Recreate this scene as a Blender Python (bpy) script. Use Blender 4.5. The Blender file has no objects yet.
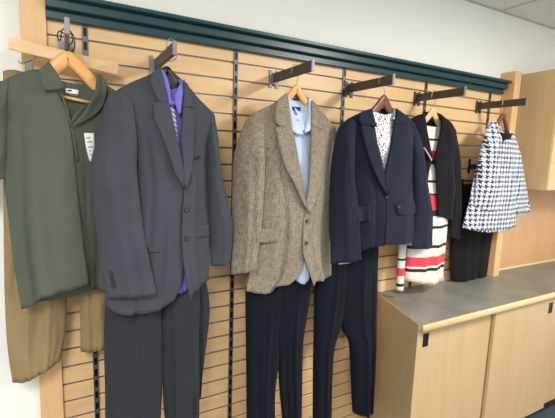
import bpy, bmesh, math, random
from mathutils import Vector, Matrix, noise
from mathutils.bvhtree import BVHTree
random.seed(7)
S = bpy.context.scene
COL = S.collection
ZF = 2.12                       # height of the top groove of the slat wall above the floor
# ------------------------------------------------------------------ camera
FPX = 392.9
yaw, pitch, roll = [math.radians(a) for a in (28.57, -7.915, 1.912)]
CAM = Vector((-.0867, -1.7228, -.4023 + ZF))
fw = Vector((math.sin(yaw)*math.cos(pitch), math.cos(yaw)*math.cos(pitch), math.sin(pitch)))
r0 = Vector((math.cos(yaw), -math.sin(yaw), 0)); u0 = r0.cross(fw)
rt = r0*math.cos(roll) + u0*math.sin(roll); up = -r0*math.sin(roll) + u0*math.cos(roll)
cd = bpy.data.cameras.new('camera'); cam = bpy.data.objects.new('camera', cd); COL.objects.link(cam)
cd.sensor_width = 36; cd.sensor_fit = 'HORIZONTAL'; cd.lens = FPX/555*36; cd.clip_start = .02
cam.matrix_world = Matrix(((rt.x, up.x, -fw.x, CAM.x), (rt.y, up.y, -fw.y, CAM.y), (rt.z, up.z, -fw.z, CAM.z), (0, 0, 0, 1)))
S.camera = cam
def ray(x, y): return (fw + rt*((x-277.5)/FPX) - up*((y-209)/FPX)).normalized()
def at(x, y, Y):                # survey: the point at distance Y from the wall seen in direction (x, y)
    d = ray(x, y); return CAM + d*((Y-CAM.y)/d.y)

# ------------------------------------------------------------------ materials
def lin(c):
    return tuple((v/255/12.92 if v/255 <= .04045 else ((v/255+.055)/1.055)**2.4) for v in c) + (1,)
class NT:
    def __init__(s, name):
        s.m = bpy.data.materials.new(name); s.m.use_nodes = True; s.t = s.m.node_tree
        s.b = s.t.nodes['Principled BSDF']
    def n(s, typ, **kw):
        nd = s.t.nodes.new(typ)
        for k, v in kw.items():
            if k.startswith('i_'): nd.inputs[k[2:].replace('_', ' ')].default_value = v
            else: setattr(nd, k, v)
        return nd
    def l(s, a, b): s.t.links.new(a, b)
    def math(s, op, a, b=None, c=None):
        nd = s.t.nodes.new('ShaderNodeMath'); nd.operation = op
        for i, v in enumerate((a, b, c)):
            if v is None: continue
            if isinstance(v, (int, float)): nd.inputs[i].default_value = v
            else: s.l(v, nd.inputs[i])
        return nd.outputs[0]
    def mix(s, f, a, b):
        nd = s.t.nodes.new('ShaderNodeMix'); nd.data_type = 'RGBA'
        for i, v in ((0, f), (6, a), (7, b)):
            if isinstance(v, (int, float)): nd.inputs[i].default_value = v
            elif isinstance(v, tuple): nd.inputs[i].default_value = v
            else: s.l(v, nd.inputs[i])
        return nd.outputs[2]
    def coord(s, scale=(1, 1, 1)):
        tc = s.n('ShaderNodeTexCoord'); mp = s.n('ShaderNodeMapping'); mp.inputs['Scale'].default_value = scale
        s.l(tc.outputs['Object'], mp.inputs['Vector']); return mp.outputs['Vector']
    def noise(s, scale, vs=(1, 1, 1), detail=4, rough=.6):
        n = s.n('ShaderNodeTexNoise'); n.inputs['Scale'].default_value = scale; n.inputs['Detail'].default_value = detail
        n.inputs['Roughness'].default_value = rough; s.l(s.coord(vs), n.inputs['Vector']); return n.outputs[0]
    def bump(s, h, strength, dist=.002):
        b = s.n('ShaderNodeBump'); b.inputs['Strength'].default_value = strength; b.inputs['Distance'].default_value = dist
        s.l(h, b.inputs['Height']); s.l(b.outputs[0], s.b.inputs['Normal'])
def stretch(N, v, lo, hi):
    mr = N.n('ShaderNodeMapRange'); mr.inputs['From Min'].default_value = lo; mr.inputs['From Max'].default_value = hi
    N.l(v, mr.inputs['Value']); return mr.outputs[0]
def plain(name, c, rough=.5, metal=0, spec=.5):
    N = NT(name); N.b.inputs['Base Color'].default_value = lin(c); N.b.inputs['Roughness'].default_value = rough
    N.b.inputs['Metallic'].default_value = metal; N.b.inputs['Specular IOR Level'].default_value = spec
    n = N.noise(40); N.bump(n, .05); return N.m
def wood(name, c1, c2, vs, scale=1.0, rough=.45, lo=.35, hi=.65):
    N = NT(name); a = N.noise(scale*3, vs, 6); b = N.noise(scale*22, vs, 3)
    f = N.math('ADD', N.math('MULTIPLY', stretch(N, a, lo, hi), .65), N.math('MULTIPLY', stretch(N, b, .3, .7), .35))
    N.l(N.mix(f, lin(c1), lin(c2)), N.b.inputs['Base Color']); N.b.inputs['Roughness'].default_value = rough
    N.bump(b, .06); return N.m
def fabric(name, c1, c2, thread=900, rough=.9, sheen=.04, vs=(1, 1, 1), spec=.15):
    N = NT(name); a = N.noise(9, detail=3); w = N.noise(thread, vs, 2)
    f = N.math('ADD', N.math('MULTIPLY', a, .5), N.math('MULTIPLY', w, .5))
    N.l(N.mix(stretch(N, f, .3, .7), lin(c1), lin(c2)), N.b.inputs['Base Color']); N.b.inputs['Roughness'].default_value = rough
    N.b.inputs['Sheen Weight'].default_value = sheen; N.b.inputs['Specular IOR Level'].default_value = spec
    N.bump(w, .25, .0008); return N.m
M = {}
M['wall'] = plain('painted_wall', (236, 238, 232), .85)
M['slat'] = wood('maple_slat', (234, 197, 148), (220, 180, 130), (1.2, 1, 9), 1.0, .42)
M['post'] = wood('maple_post', (228, 188, 136), (214, 172, 120), (9, 9, .8), 1.0, .45)
M['cab'] = wood('maple_laminate', (199, 171, 131), (188, 159, 119), (8, 8, .7), 1.0, .42)
M['band'] = wood('maple_edge', (220, 192, 143), (208, 178, 130), (.8, 9, 9), 1.0, .35)
M['backp'] = wood('tan_panel', (212, 168, 124), (200, 156, 112), (3, 3, .8), .8, .45)
M['green'] = plain('green_paint', (28, 66, 71), .34)
M['insert'] = plain('aluminium_insert', (176, 174, 168), .35, .55)
M['black'] = plain('black_metal', (22, 22, 24), .4, .3)
M['arm'] = plain('bronze_metal', (84, 76, 72), .5, .5)
M['steel'] = plain('brushed_steel', (132, 134, 138), .5, .5)
M['chrome'] = plain('chrome_wire', (150, 150, 152), .35, .8)
M['plasticb'] = plain('black_plastic', (20, 20, 20), .4)
M['honey'] = wood('honey_hanger_wood', (232, 178, 110), (214, 154, 88), (4, 4, 4), 1, .4)
M['pale'] = wood('pale_hanger_wood', (236, 200, 150), (224, 182, 132), (4, 4, 4), 1, .4)
M['brown'] = wood('walnut_hanger_wood', (126, 76, 52), (98, 56, 38), (4, 4, 4), 1, .35)
M['olive'] = fabric('olive_jersey', (88, 94, 83), (77, 83, 73), 800)
M['khaki'] = fabric('khaki_cotton', (150, 129, 94), (134, 113, 81), 900, sheen=.04)
M['grey'] = fabric('grey_suiting', (70, 74, 82), (60, 63, 70), 900, vs=(2, 2, .5))
M['char'] = fabric('charcoal_suiting', (49, 51, 56), (41, 43, 47), 900, vs=(2, 2, .5))
M['purple'] = fabric('violet_cotton', (126, 122, 202), (104, 98, 182), 900, sheen=.04)
M['sky'] = fabric('sky_blue_cotton', (196, 212, 234), (184, 202, 226), 900, sheen=.04)
M['navy'] = fabric('navy_suiting', (34, 39, 54), (28, 32, 45), 900)
M['navyt'] = fabric('midnight_suiting', (18, 21, 33), (12, 14, 24), 900, vs=(2, 2, .5))
M['blackj'] = fabric('black_wool', (25, 23, 28), (17, 16, 20), 900)
M['skirt'] = fabric('black_skirt_cloth', (22, 22, 25), (16, 16, 19), 900)
M['lining'] = fabric('dark_lining', (40, 42, 50), (30, 31, 38), 600, .6)
M['button'] = plain('dark_button', (36, 36, 42), .35)
M['tortoise'] = plain('brown_button', (74, 56, 40), .35)
M['paper'] = plain('white_paper', (238, 238, 236), .8)
M['navylab'] = plain('navy_label', (36, 46, 84), .8)
M['bluelab'] = plain('blue_label', (96, 128, 190), .8)
M['tanlab'] = plain('tan_label', (200, 176, 126), .8)
M['redlab'] = plain('maroon_label', (140, 70, 76), .8)
M['print'] = plain('grey_print', (170, 170, 172), .8)
M['clip'] = plain('dull_steel', (96, 97, 100), .45, .6)
M['greyed'] = plain('grey_lining', (150, 150, 156), .7)
M['kick'] = plain('black_kick', (18, 18, 18), .6)
M['white_c'] = plain('white_caulk', (236, 214, 170), .6)
M['pinkpipe'] = plain('pale_pink_piping', (206, 170, 172), .8)

def tweed():
    N = NT('brown_tweed'); w1 = N.noise(420, (.85, .85, .09), 2); w2 = N.noise(420, (.1, .1, .85), 2); a = N.noise(60, detail=3); bg = N.noise(170, (1, 1, 1), 2)
    f = N.math('ADD', N.math('MULTIPLY', w1, .46), N.math('ADD', N.math('MULTIPLY', w2, .34), N.math('ADD', N.math('MULTIPLY', a, .10), N.math('MULTIPLY', bg, .10))))
    N.l(N.mix(stretch(N, f, .36, .64), lin((92, 82, 70)), lin((160, 148, 130))), N.b.inputs['Base Color'])
    N.b.inputs['Roughness'].default_value = .95; N.b.inputs['Sheen Weight'].default_value = .2; N.b.inputs['Specular IOR Level'].default_value = .15
    N.bump(w1, .4, .001); return N.m
M['tweed'] = tweed()
def houndstooth(ky=0.):
    N = NT('houndstooth_wool'); tc = N.n('ShaderNodeTexCoord'); sp = N.n('ShaderNodeSeparateXYZ'); N.l(tc.outputs['Object'], sp.inputs[0])
    wob = N.noise(30, detail=3)
    t = .0037
    xx = N.math('ADD', sp.outputs['X'], N.math('MULTIPLY', sp.outputs['Y'], ky))
    i = N.math('FLOOR', N.math('ADD', N.math('DIVIDE', xx, t), N.math('MULTIPLY', wob, 3.)))
    j = N.math('FLOOR', N.math('ADD', N.math('DIVIDE', sp.outputs['Z'], t), N.math('MULTIPLY', wob, 3.)))
    wa = N.math('LESS_THAN', N.math('FLOORED_MODULO', i, 8), 3.5); we = N.math('LESS_THAN', N.math('FLOORED_MODULO', j, 8), 3.5)
    tw = N.math('LESS_THAN', N.math('FLOORED_MODULO', N.math('ADD', i, j), 4), 1.5)
    dark = N.math('ADD', N.math('MULTIPLY', tw, wa), N.math('MULTIPLY', N.math('SUBTRACT', 1, tw), we))
    N.l(N.mix(dark, lin((218, 224, 232)), lin((40, 45, 62))), N.b.inputs['Base Color'])
    N.b.inputs['Roughness'].default_value = .95; N.b.inputs['Sheen Weight'].default_value = .2
    N.bump(N.noise(300), .5, .0015); return N.m
M['hound'] = houndstooth(); M['hound2'] = houndstooth(.4)
def blouse():
    N = NT('speckled_blouse'); v = N.n('ShaderNodeTexVoronoi'); v.inputs['Scale'].default_value = 1; v.inputs['Randomness'].default_value = 1
    N.l(N.coord((170, 170, 110)), v.inputs['Vector']); d = N.math('LESS_THAN', v.outputs['Distance'], .42)
    v2 = N.n('ShaderNodeTexVoronoi'); v2.inputs['Scale'].default_value = 1; N.l(N.coord((80, 80, 52)), v2.inputs['Vector'])
    d2 = N.math('LESS_THAN', v2.outputs['Distance'], .26)
    c = N.mix(N.math('MULTIPLY', d, .8), lin((226, 226, 228)), lin((74, 78, 96))); c = N.mix(d2, c, lin((40, 42, 56)))
    N.l(c, N.b.inputs['Base Color']); N.b.inputs['Roughness'].default_value = .8; return N.m
M['blouse'] = blouse()
def stripes(name, bands, c0, axis='Z'):
    """horizontal woven bands: (z low, z high, colour), z in metres above the floor"""
    N = NT(name); tc = N.n('ShaderNodeNewGeometry'); sp = N.n('ShaderNodeSeparateXYZ'); N.l(tc.outputs['Position'], sp.inputs[0])
    z = sp.outputs['Z']; c = lin(c0)
    for lo, hi, cc in bands:
        f = N.math('MULTIPLY', N.math('GREATER_THAN', z, lo), N.math('LESS_THAN', z, hi)); c = N.mix(f, c, lin(cc))
    N.l(c, N.b.inputs['Base Color']); N.b.inputs['Roughness'].default_value = .9; N.b.inputs['Sheen Weight'].default_value = .1
    N.bump(N.noise(700), .3, .0008); return N.m
def tie_mat():
    N = NT('striped_tie_silk'); tc = N.n('ShaderNodeTexCoord'); sp = N.n('ShaderNodeSeparateXYZ'); N.l(tc.outputs['Object'], sp.inputs[0])
    q = N.math('FLOORED_MODULO', N.math('ADD', sp.outputs['Z'], N.math('MULTIPLY', sp.outputs['X'], .7)), .016)
    f = N.math('LESS_THAN', q, .0095); N.l(N.mix(f, lin((140, 128, 200)), lin((238, 236, 248))), N.b.inputs['Base Color'])
    N.b.inputs['Roughness'].default_value = .45; return N.m
M['tie'] = tie_mat()
def counter_mat():
    N = NT('speckled_grey_laminate'); a = N.noise(260, detail=3); b = N.noise(5, detail=3)
    f = N.math('ADD', N.math('MULTIPLY', a, .7), N.math('MULTIPLY', b, .3))
    N.l(N.mix(stretch(N, f, .38, .62), lin((98, 99, 93)), lin((146, 145, 136))), N.b.inputs['Base Color']); N.b.inputs['Roughness'].default_value = .36; return N.m
M['counter'] = counter_mat()
def carpet():
    N = NT('dark_carpet'); a = N.noise(220, detail=3); N.l(N.mix(a, lin((38, 54, 60)), lin((66, 82, 88))), N.b.inputs['Base Color'])
    N.b.inputs['Roughness'].default_value = .95; N.bump(a, .6, .004); return N.m
M['carpet'] = carpet()
def tile():
    N = NT('ceiling_tile'); a = N.noise(120, detail=4, rough=.7); N.l(N.mix(stretch(N, a, .35, .65), lin((222, 220, 213)), lin((244, 242, 236))), N.b.inputs['Base Color'])
    N.b.inputs['Roughness'].default_value = .95; N.bump(a, .5, .004); return N.m
M['tile'] = tile()
def standard_mat():
    N = NT('slotted_metal'); tc = N.n('ShaderNodeTexCoord'); sp = N.n('ShaderNodeSeparateXYZ'); N.l(tc.outputs['Object'], sp.inputs[0])
    q = N.math('FLOORED_MODULO', sp.outputs['Z'], .0508); f = N.math('MULTIPLY', N.math('LESS_THAN', q, .031), N.math('LESS_THAN', N.math('ABSOLUTE', sp.outputs['X']), .0055))
    N.l(N.mix(f, lin((104, 102, 102)), lin((8, 8, 8))), N.b.inputs['Base Color']); N.b.inputs['Roughness'].default_value = .4; N.b.inputs['Metallic'].default_value = .5; return N.m
M['standard'] = standard_mat()

# ------------------------------------------------------------------ object helpers
BV = {}
def tag(o, label=None, cat=None, group=None, kind=None):
    if label: o['label'] = label
    if cat: o['category'] = cat
    if group: o['group'] = group
    if kind: o['kind'] = kind
    return o
def thing(name, loc, label, cat, group=None):
    o = bpy.data.objects.new(name, None); COL.objects.link(o); o.location = loc; o.empty_display_size = .05
    return tag(o, label, cat, group)
def worldloc(o):
    v = Vector(o.location)
    while o.parent: o = o.parent; v += o.location
    return v
def mesh(name, verts, faces, mat, parent=None, loc=None, smooth=True):
    base = worldloc(parent) if parent else Vector((0, 0, 0))
    org = Vector(loc) if loc is not None else base
    me = bpy.data.meshes.new(name); me.from_pydata([tuple(Vector(v)-org) for v in verts], [], faces)
    bm = bmesh.new(); bm.from_mesh(me); bmesh.ops.recalc_face_normals(bm, faces=bm.faces); bm.to_mesh(me); bm.free()
    if smooth:
        for p in me.polygons: p.use_smooth = True
    me.materials.append(mat); o = bpy.data.objects.new(name, me); COL.objects.link(o)
    o.location = org - base
    if parent: o.parent = parent
    return o
def from_bm(name, bm, mat, parent=None, loc=None, smooth=False):
    bm.verts.index_update()
    vs = [v.co.copy() for v in bm.verts]; fs = [[v.index for v in f.verts] for f in bm.faces]; bm.free()
    return mesh(name, vs, fs, mat, parent, loc, smooth)
def add_box(bm, lo, hi, bev=0, seg=2):
    r = bmesh.ops.create_cube(bm, size=1); vs = r['verts']
    for v in vs: v.co = Vector([lo[i] + (v.co[i]+.5)*(hi[i]-lo[i]) for i in range(3)])
    if bev: bmesh.ops.bevel(bm, geom=list({e for v in vs for e in v.link_edges}), offset=bev, segments=seg, affect='EDGES')
def box(name, lo, hi, mat, parent=None, bev=.0015, loc=None):
    lo2 = [min(a, b) for a, b in zip(lo, hi)]; hi2 = [max(a, b) for a, b in zip(lo, hi)]
    bm = bmesh.new(); add_box(bm, lo2, hi2, bev); return from_bm(name, bm, mat, parent, loc)
def add_prism(bm, poly, z0, z1):
    n = len(poly); a = [bm.verts.new((x, y, z0)) for x, y in poly]; b = [bm.verts.new((x, y, z1)) for x, y in poly]
    bm.faces.new(a); bm.faces.new(b)
    for i in range(n): bm.faces.new((a[i], a[(i+1) % n], b[(i+1) % n], b[i]))
def catmull(p, k=8):
    if len(p) < 3: return [p[0].lerp(p[1], i/k) for i in range(k+1)]
    out = []
    for i in range(len(p)-1):
        a = p[i-1] if i else p[i]*2-p[i+1]; b, c = p[i], p[i+1]; d = p[i+2] if i+2 < len(p) else p[i+1]*2-p[i]
        for j in range(k):
            t = j/k; out.append(.5*((2*b)+(c-a)*t+(2*a-5*b+4*c-d)*t*t+(3*b-a-3*c+d)*t*t*t))
    out.append(p[-1].copy()); return out
def resample(p, n, smooth=True):
    p = [Vector(q) for q in p]
    if smooth: p = catmull(p)
    L = [0]
    for a, b in zip(p, p[1:]): L.append(L[-1]+(b-a).length)
    out = []; k = 0
    for i in range(n+1):
        t = L[-1]*i/n
        while k < len(L)-2 and L[k+1] < t: k += 1
        d = L[k+1]-L[k]; out.append(p[k].lerp(p[k+1], (t-L[k])/d if d > 1e-9 else 0))
    return out
def coons(L, R, T, B, nu, nv, smooth=True):
    Lc = resample(L, nv, smooth); Rc = resample(R, nv, smooth)
    Tc = resample([L[0]]+list(T)+[R[0]], nu, smooth); Bc = resample([L[-1]]+list(B)+[R[-1]], nu, smooth)
    g = []
    for j in range(nv+1):
        v = j/nv; row = []
        for i in range(nu+1):
            u = i/nu
            row.append(Lc[j]*(1-u)+Rc[j]*u+Tc[i]*(1-v)+Bc[i]*v-(Tc[0]*(1-u)*(1-v)+Tc[-1]*u*(1-v)+Bc[0]*(1-u)*v+Bc[-1]*u*v))
        g.append(row)
    return g
def tube(name, pts, r, mat, parent=None, seg=8, smooth_path=True, loc=None):
    p = catmull([Vector(q) for q in pts], 6) if smooth_path and len(pts) > 2 else [Vector(q) for q in pts]
    vs, fs = [], []; up0 = Vector((0, 1, 0))
    for i, c in enumerate(p):
        d = (p[min(i+1, len(p)-1)]-p[max(i-1, 0)]).normalized(); a = d.cross(up0)
        if a.length < .05: a = d.cross(Vector((1, 0, 0)))
        a.normalize(); b = a.cross(d); rr = r[min(int(i/(len(p)-1)*len(r)), len(r)-1)] if isinstance(r, list) else r
        for k in range(seg): t = 2*math.pi*k/seg; vs.append(c+a*math.cos(t)*rr+b*math.sin(t)*rr)
    for i in range(len(p)-1):
        for k in range(seg): fs.append((i*seg+k, i*seg+(k+1) % seg, (i+1)*seg+(k+1) % seg, (i+1)*seg+k))
    fs.append(tuple(range(seg))); fs.append(tuple((len(p)-1)*seg+k for k in range(seg)))
    return mesh(name, vs, fs, mat, parent, loc)

# ------------------------------------------------------------------ cloth
def shell(name, g, front, back, mat, parent, key=None):
    """a closed cloth piece: grid g pushed out by front(s,v) towards the room and by back(s,v) towards the wall"""
    nv, nu = len(g)-1, len(g[0])-1; vs = []; W = nu+1
    for sgn, fn in ((-1, front), (1, back)):
        for j in range(nv+1):
            for i in range(nu+1): vs.append(g[j][i]+Vector((0, sgn*fn(i/nu, j/nv), 0)))
    N = W*(nv+1); fs = []
    for j in range(nv):
        for i in range(nu):
            a = j*W+i; fs.append((a, a+1, a+W+1, a+W)); fs.append((N+a, N+a+W, N+a+W+1, N+a+1))
    rim = [i for i in range(W)] + [j*W+nu for j in range(1, nv+1)] + [nv*W+i for i in range(nu-1, -1, -1)] + [j*W for j in range(nv-1, 0, -1)]
    for a, b in zip(rim, rim[1:]+rim[:1]): fs.append((a, N+a, N+b, b))
    if key: BV.setdefault(key, []).append((vs[:N], [f for f in fs if max(f) < N]))
    return mesh(name, vs, fs, mat, parent)
def ramp(v, a, b):
    t = max(0, min(1, (v-a)/(b-a) if b != a else 1)); return t*t*(3-2*t)
def folds(ridges=(), wr=.0, fr=7., seed=0):
    def f(s, v):
        d = 0
        for s0, k, w, amp, v0, v1 in ridges:
            d += amp*math.exp(-((s-s0-k*(v-.5))/w)**2)*ramp(v, min(v0, v1), max(v0, v1))if v0 < v1 else amp*math.exp(-((s-s0-k*(v-.5))/w)**2)*(1-ramp(v, v1, v0))
        if wr: d += wr*noise.noise(Vector((s*fr*.6+seed*9.1, v*fr, seed*3.7))) + wr*.5*noise.noise(Vector((s*fr*1.6+v*3+seed, v*fr*1.4, seed*1.3)))
        return d
    return f
def pts(p, Y, d0): return [at(q[0], q[1], Y-(q[2] if len(q) > 2 else d0)) for q in p]
def pillow(name, L, R, T, B, Y, mat, parent, bulge, back=None, d0=0, fold=None, key=None, nu=28, nv=44, top=.12, p=2.2, tmin=.25, bot=1.0, smooth=True):
    g = coons(pts(L, Y, d0), pts(R, Y, d0), pts(T, Y, d0), pts(B, Y, d0), nu, nv, smooth)
    back = bulge*.7 if back is None else back
    def prof(s, v):
        e = max(0, 1-abs(2*s-1)**p)**.55; return e*(tmin+(1-tmin)*ramp(v, 0, top))*(1-(1-bot)*ramp(v, .7, 1))
    f0 = fold or (lambda s, v: 0)
    def edge(s): return min(1, min(s, 1-s)/.12)
    return shell(name, g, lambda s, v: .002+bulge*prof(s, v)+f0(s, v)*edge(s), lambda s, v: .002+back*prof(s, v), mat, parent, key)
def panel(name, L, R, T, B, Y, mat, parent, bulge=.012, d0=0, fold=None, key=None, nu=26, nv=48, th=.004):
    g = coons(pts(L, Y, d0), pts(R, Y, d0), pts(T, Y, d0), pts(B, Y, d0), nu, nv)
    f0 = fold or (lambda s, v: 0)
    def off(s, v): return bulge*math.sin(math.pi*s)*(.3+.7*ramp(v, 0, .2))*(1-.75*ramp(v, .6, 1))+f0(s, v)*min(1, s/.06, (1-s)/.06+.35)
    return shell(name, g, lambda s, v: off(s, v)+th, lambda s, v: -off(s, v), mat, parent, key)
def bvh(keys):
    vs, fs = [], []
    for k in keys:
        for a, f in BV[k]:
            o = len(vs); vs += a; fs += [[i+o for i in q] for q in f]
    return BVHTree.FromPolygons(vs, fs)
def drape(name, L, R, T, B, keys, off, th, mat, parent, nu=10, nv=18, key=None, smooth=True, blur=2, roll_=0, cast=None, lift=(0, 0)):
    """a flat cloth piece laid on the surface of the garment pieces `keys`"""
    V3 = lambda P: [Vector((q[0], q[1], 0)) for q in P]
    g2 = coons(V3(L), V3(R), V3(T), V3(B), nu, nv, smooth); t = cast or bvh(keys)
    Yg = [[None]*(nu+1) for _ in range(nv+1)]
    for j in range(nv+1):
        for i in range(nu+1):
            h = t.ray_cast(CAM, ray(g2[j][i].x, g2[j][i].y))
            if h[0] is not None: Yg[j][i] = h[0].y
    hits = [(j, i, Yg[j][i]) for j in range(nv+1) for i in range(nu+1) if Yg[j][i] is not None]
    assert hits, name
    for j in range(nv+1):
        for i in range(nu+1):
            if Yg[j][i] is None: Yg[j][i] = min(hits, key=lambda q: (q[0]-j)**2+(q[1]-i)**2)[2]
    for _ in range(blur):
        Y2 = [r[:] for r in Yg]
        for j in range(nv+1):
            for i in range(nu+1):
                a = [Yg[y][x] for y in (j-1, j, j+1) for x in (i-1, i, i+1) if 0 <= y <= nv and 0 <= x <= nu]; Y2[j][i] = min(sum(a)/len(a), Yg[j][i]+.004)
        Yg = Y2
    g = [[at(g2[j][i].x, g2[j][i].y, Yg[j][i]-off-(lift[0]*(1-i/nu)**2+lift[1]*(i/nu)**2)) for i in range(nu+1)] for j in range(nv+1)]
    def ed(s, v): return min(1, min(s, 1-s)/.08+.6)*min(1, min(v, 1-v)/.05+.6)
    return shell(name, g, lambda s, v: th*ed(s, v)+roll_*math.sin(math.pi*s), lambda s, v: min(off*.7, .004), mat, parent, key)
def button(px, py, keys, mat, parent, r=.008, name='button', off=.004):
    h = bvh(keys).ray_cast(CAM, ray(px, py)); c = h[0] + h[1]*(1 if h[1].y < 0 else -1)*off
    n = h[1] if h[1].y < 0 else -h[1]
    q = n.to_track_quat('Z', 'Y').to_matrix(); vs, fs = [], []; seg = 14
    prof = [(1, -.003), (1, .0005), (.85, .002), (.62, .0012), (0.2, .0008)]
    for a, z in prof:
        for k in range(seg): t = 2*math.pi*k/seg; vs.append(c+q@Vector((math.cos(t)*r*a, math.sin(t)*r*a, z)))
    for m in range(len(prof)-1):
        for k in range(seg): fs.append((m*seg+k, m*seg+(k+1) % seg, (m+1)*seg+(k+1) % seg, (m+1)*seg+k))
    fs.append(tuple(range(seg))); fs.append(tuple((len(prof)-1)*seg+k for k in range(seg)))
    return mesh(name, vs, fs, mat, parent)

# ------------------------------------------------------------------ hangers
def hanger(name, X, Y, za, bx, mat, label, half=.2, path=None, wirem=None, h=.032, dep=.014, hook=True):
    t = thing(name, (X, Y, za-.12+ZF), label, 'hanger')
    P = path or [(0, 0), (.02, -.012), (.05, -.05), (.09, -.088), (.14, -.14)]
    c = [Vector((-x, 0, z)) for x, z in P[::-1][:-1]] + [Vector((x, 0, z)) for x, z in P]
    c = resample(c, 44); vs, fs = [], []; seg = 10
    for i, q in enumerate(c):
        d = (c[min(i+1, 44)]-c[max(i-1, 0)]).normalized(); nrm = Vector((-d.z, 0, d.x)); e = abs(i-22)/22
        hh = h*(1-.35*e)/2; dd = dep*(1+.9*e)/2; yb = .012*e
        for k in range(seg):
            a = 2*math.pi*k/seg; ca, sa = math.cos(a), math.sin(a)
            ca = math.copysign(abs(ca)**.55, ca); sa = math.copysign(abs(sa)**.55, sa)
            vs.append(Vector((X, Y+yb, za+ZF))+q+nrm*(ca*hh-hh)+Vector((0, sa*dd, 0)))
    for i in range(44):
        for k in range(seg): fs.append((i*seg+k, i*seg+(k+1) % seg, (i+1)*seg+(k+1) % seg, (i+1)*seg+k))
    fs.append(tuple(range(seg))); fs.append(tuple(44*seg+k for k in range(seg)))
    mesh('hanger_body', vs, fs, mat, t)
    if hook:
        zt = -.0155; W = lambda x, z: Vector((x, Y, z+ZF))
        tube('hook', [W(X, za-.012), W(X, za+.012), W(bx+.016, za+.03), W(bx+.0165, -.045), W(bx+.013, -.024), W(bx, zt), W(bx-.013, -.024), W(bx-.0165, -.045), W(bx-.02, -.058)], .0019, wirem or M['chrome'], t)
    return t

# ================================================================== THE SETTING
Zc = .585
def struct(o): o['kind'] = 'structure'; return o
struct(box('wall_back', (-2.6, .02, 0), (4.3, .12, Zc+ZF), M['wall'], bev=0))
struct(box('wall_right', (4.3, -4.2, 0), (4.4, .12, Zc+ZF), M['wall'], bev=0))
struct(box('floor', (-2.6, -4.2, -.1), (4.4, .12, 0), M['carpet'], bev=0))
struct(box('ceiling', (-2.6, -4.2, Zc+ZF), (4.4, .12, Zc+ZF+.08), M['tile'], bev=0))
bm = bmesh.new()
for k in range(-8, 4):
    add_box(bm, (2.49+.61*k-.008, -4.2, Zc+ZF-.004), (2.49+.61*k+.008, .02, Zc+ZF+.001))
for k in range(0, 7):
    add_box(bm, (-2.6, -.28-.61*k-.008, Zc+ZF-.0045), (4.3, -.28-.61*k+.008, Zc+ZF+.001))
add_box(bm, (-2.6, .004, Zc+ZF-.006), (4.3, .02, Zc+ZF+.001))
struct(from_bm('trim_1', bm, plain('ceiling_tee', (188, 186, 180), .5)))

# slat wall
XL, XR = -.125, 2.566
t = thing('slatwall_panel', ((XL+XR)/2, .01, 0), 'maple slatwall panel with horizontal grooves covering the wall behind the clothes', 'slatwall')
bm = bmesh.new(); G = .004
for i in range(-1, 28):
    zt = -i*.0762 - G + ZF; zb = -(i+1)*.0762 + G + ZF
    zt = min(zt, .07+ZF)
    add_box(bm, (XL, 0, max(zb, 0)), (XR, .014, zt), .0015, 1)
from_bm('slats', bm, M['slat'], t)
bm = bmesh.new(); add_box(bm, (XL, .0145, 0), (XR, .0195, .07+ZF))
for i in range(0, 27): add_box(bm, (XL, .004, -i*.0762-G-.0006+ZF), (XR, .0145, -i*.0762-G+.0010+ZF))
from_bm('groove_insert', bm, M['insert'], t)
tag(box('wooden_post', (-.205, -.022, 0), (XL, .02, .52+ZF), M['post']), 'flat maple post at the far left edge of the slatwall beside the white wall', 'post')
tag(box('wooden_post', (2.567, -.085, .906), (2.634, .02, .198+ZF), M['post']), 'narrow maple post at right end of slatwall standing on the worktop', 'post')
# cornice
prof = [(.0, .052), (-.022, .052), (-.026, .056), (-.026, .084), (-.020, .087), (-.020, .090), (-.046, .093), (-.050, .097), (-.050, .126), (-.044, .129), (-.044, .132), (-.070, .135), (-.074, .139), (-.074, .152), (-.070, .156), (.019, .156), (.019, .052)]
prof = [(y, .051+(z-.052)*.8) for y, z in prof]
def cornice():
    vs = [(XL+.001, y, z+ZF) for y, z in prof]+[(2.552, y, z+ZF) for y, z in prof]; n = len(prof)
    fs = [tuple(range(n)), tuple(range(n, 2*n))]+[(i, (i+1) % n, n+(i+1) % n, n+i) for i in range(n)]
    return mesh('cornice', vs, fs, M['green'], smooth=False)
tag(cornice(), 'dark green stepped cornice running along the top of the slatwall', 'cornice')
# standards
place = ['far left behind the grey suit', 'between the grey suit and the brown tweed jacket', 'between the tweed jacket and the navy blazer', 'above the black jacket with pale hanger', 'beside the houndstooth jacket at right']
for k in range(5):
    X = k*.611
    o = box('slotted_standard', (X-.0105, -.006, 0), (X+.0105, .004, .051+ZF), M['standard'], bev=.001, loc=(X, 0, 0))
    tag(o, 'dark slotted metal upright on the slatwall, '+place[k], 'upright', 'slotted uprights on the slatwall')
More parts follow.
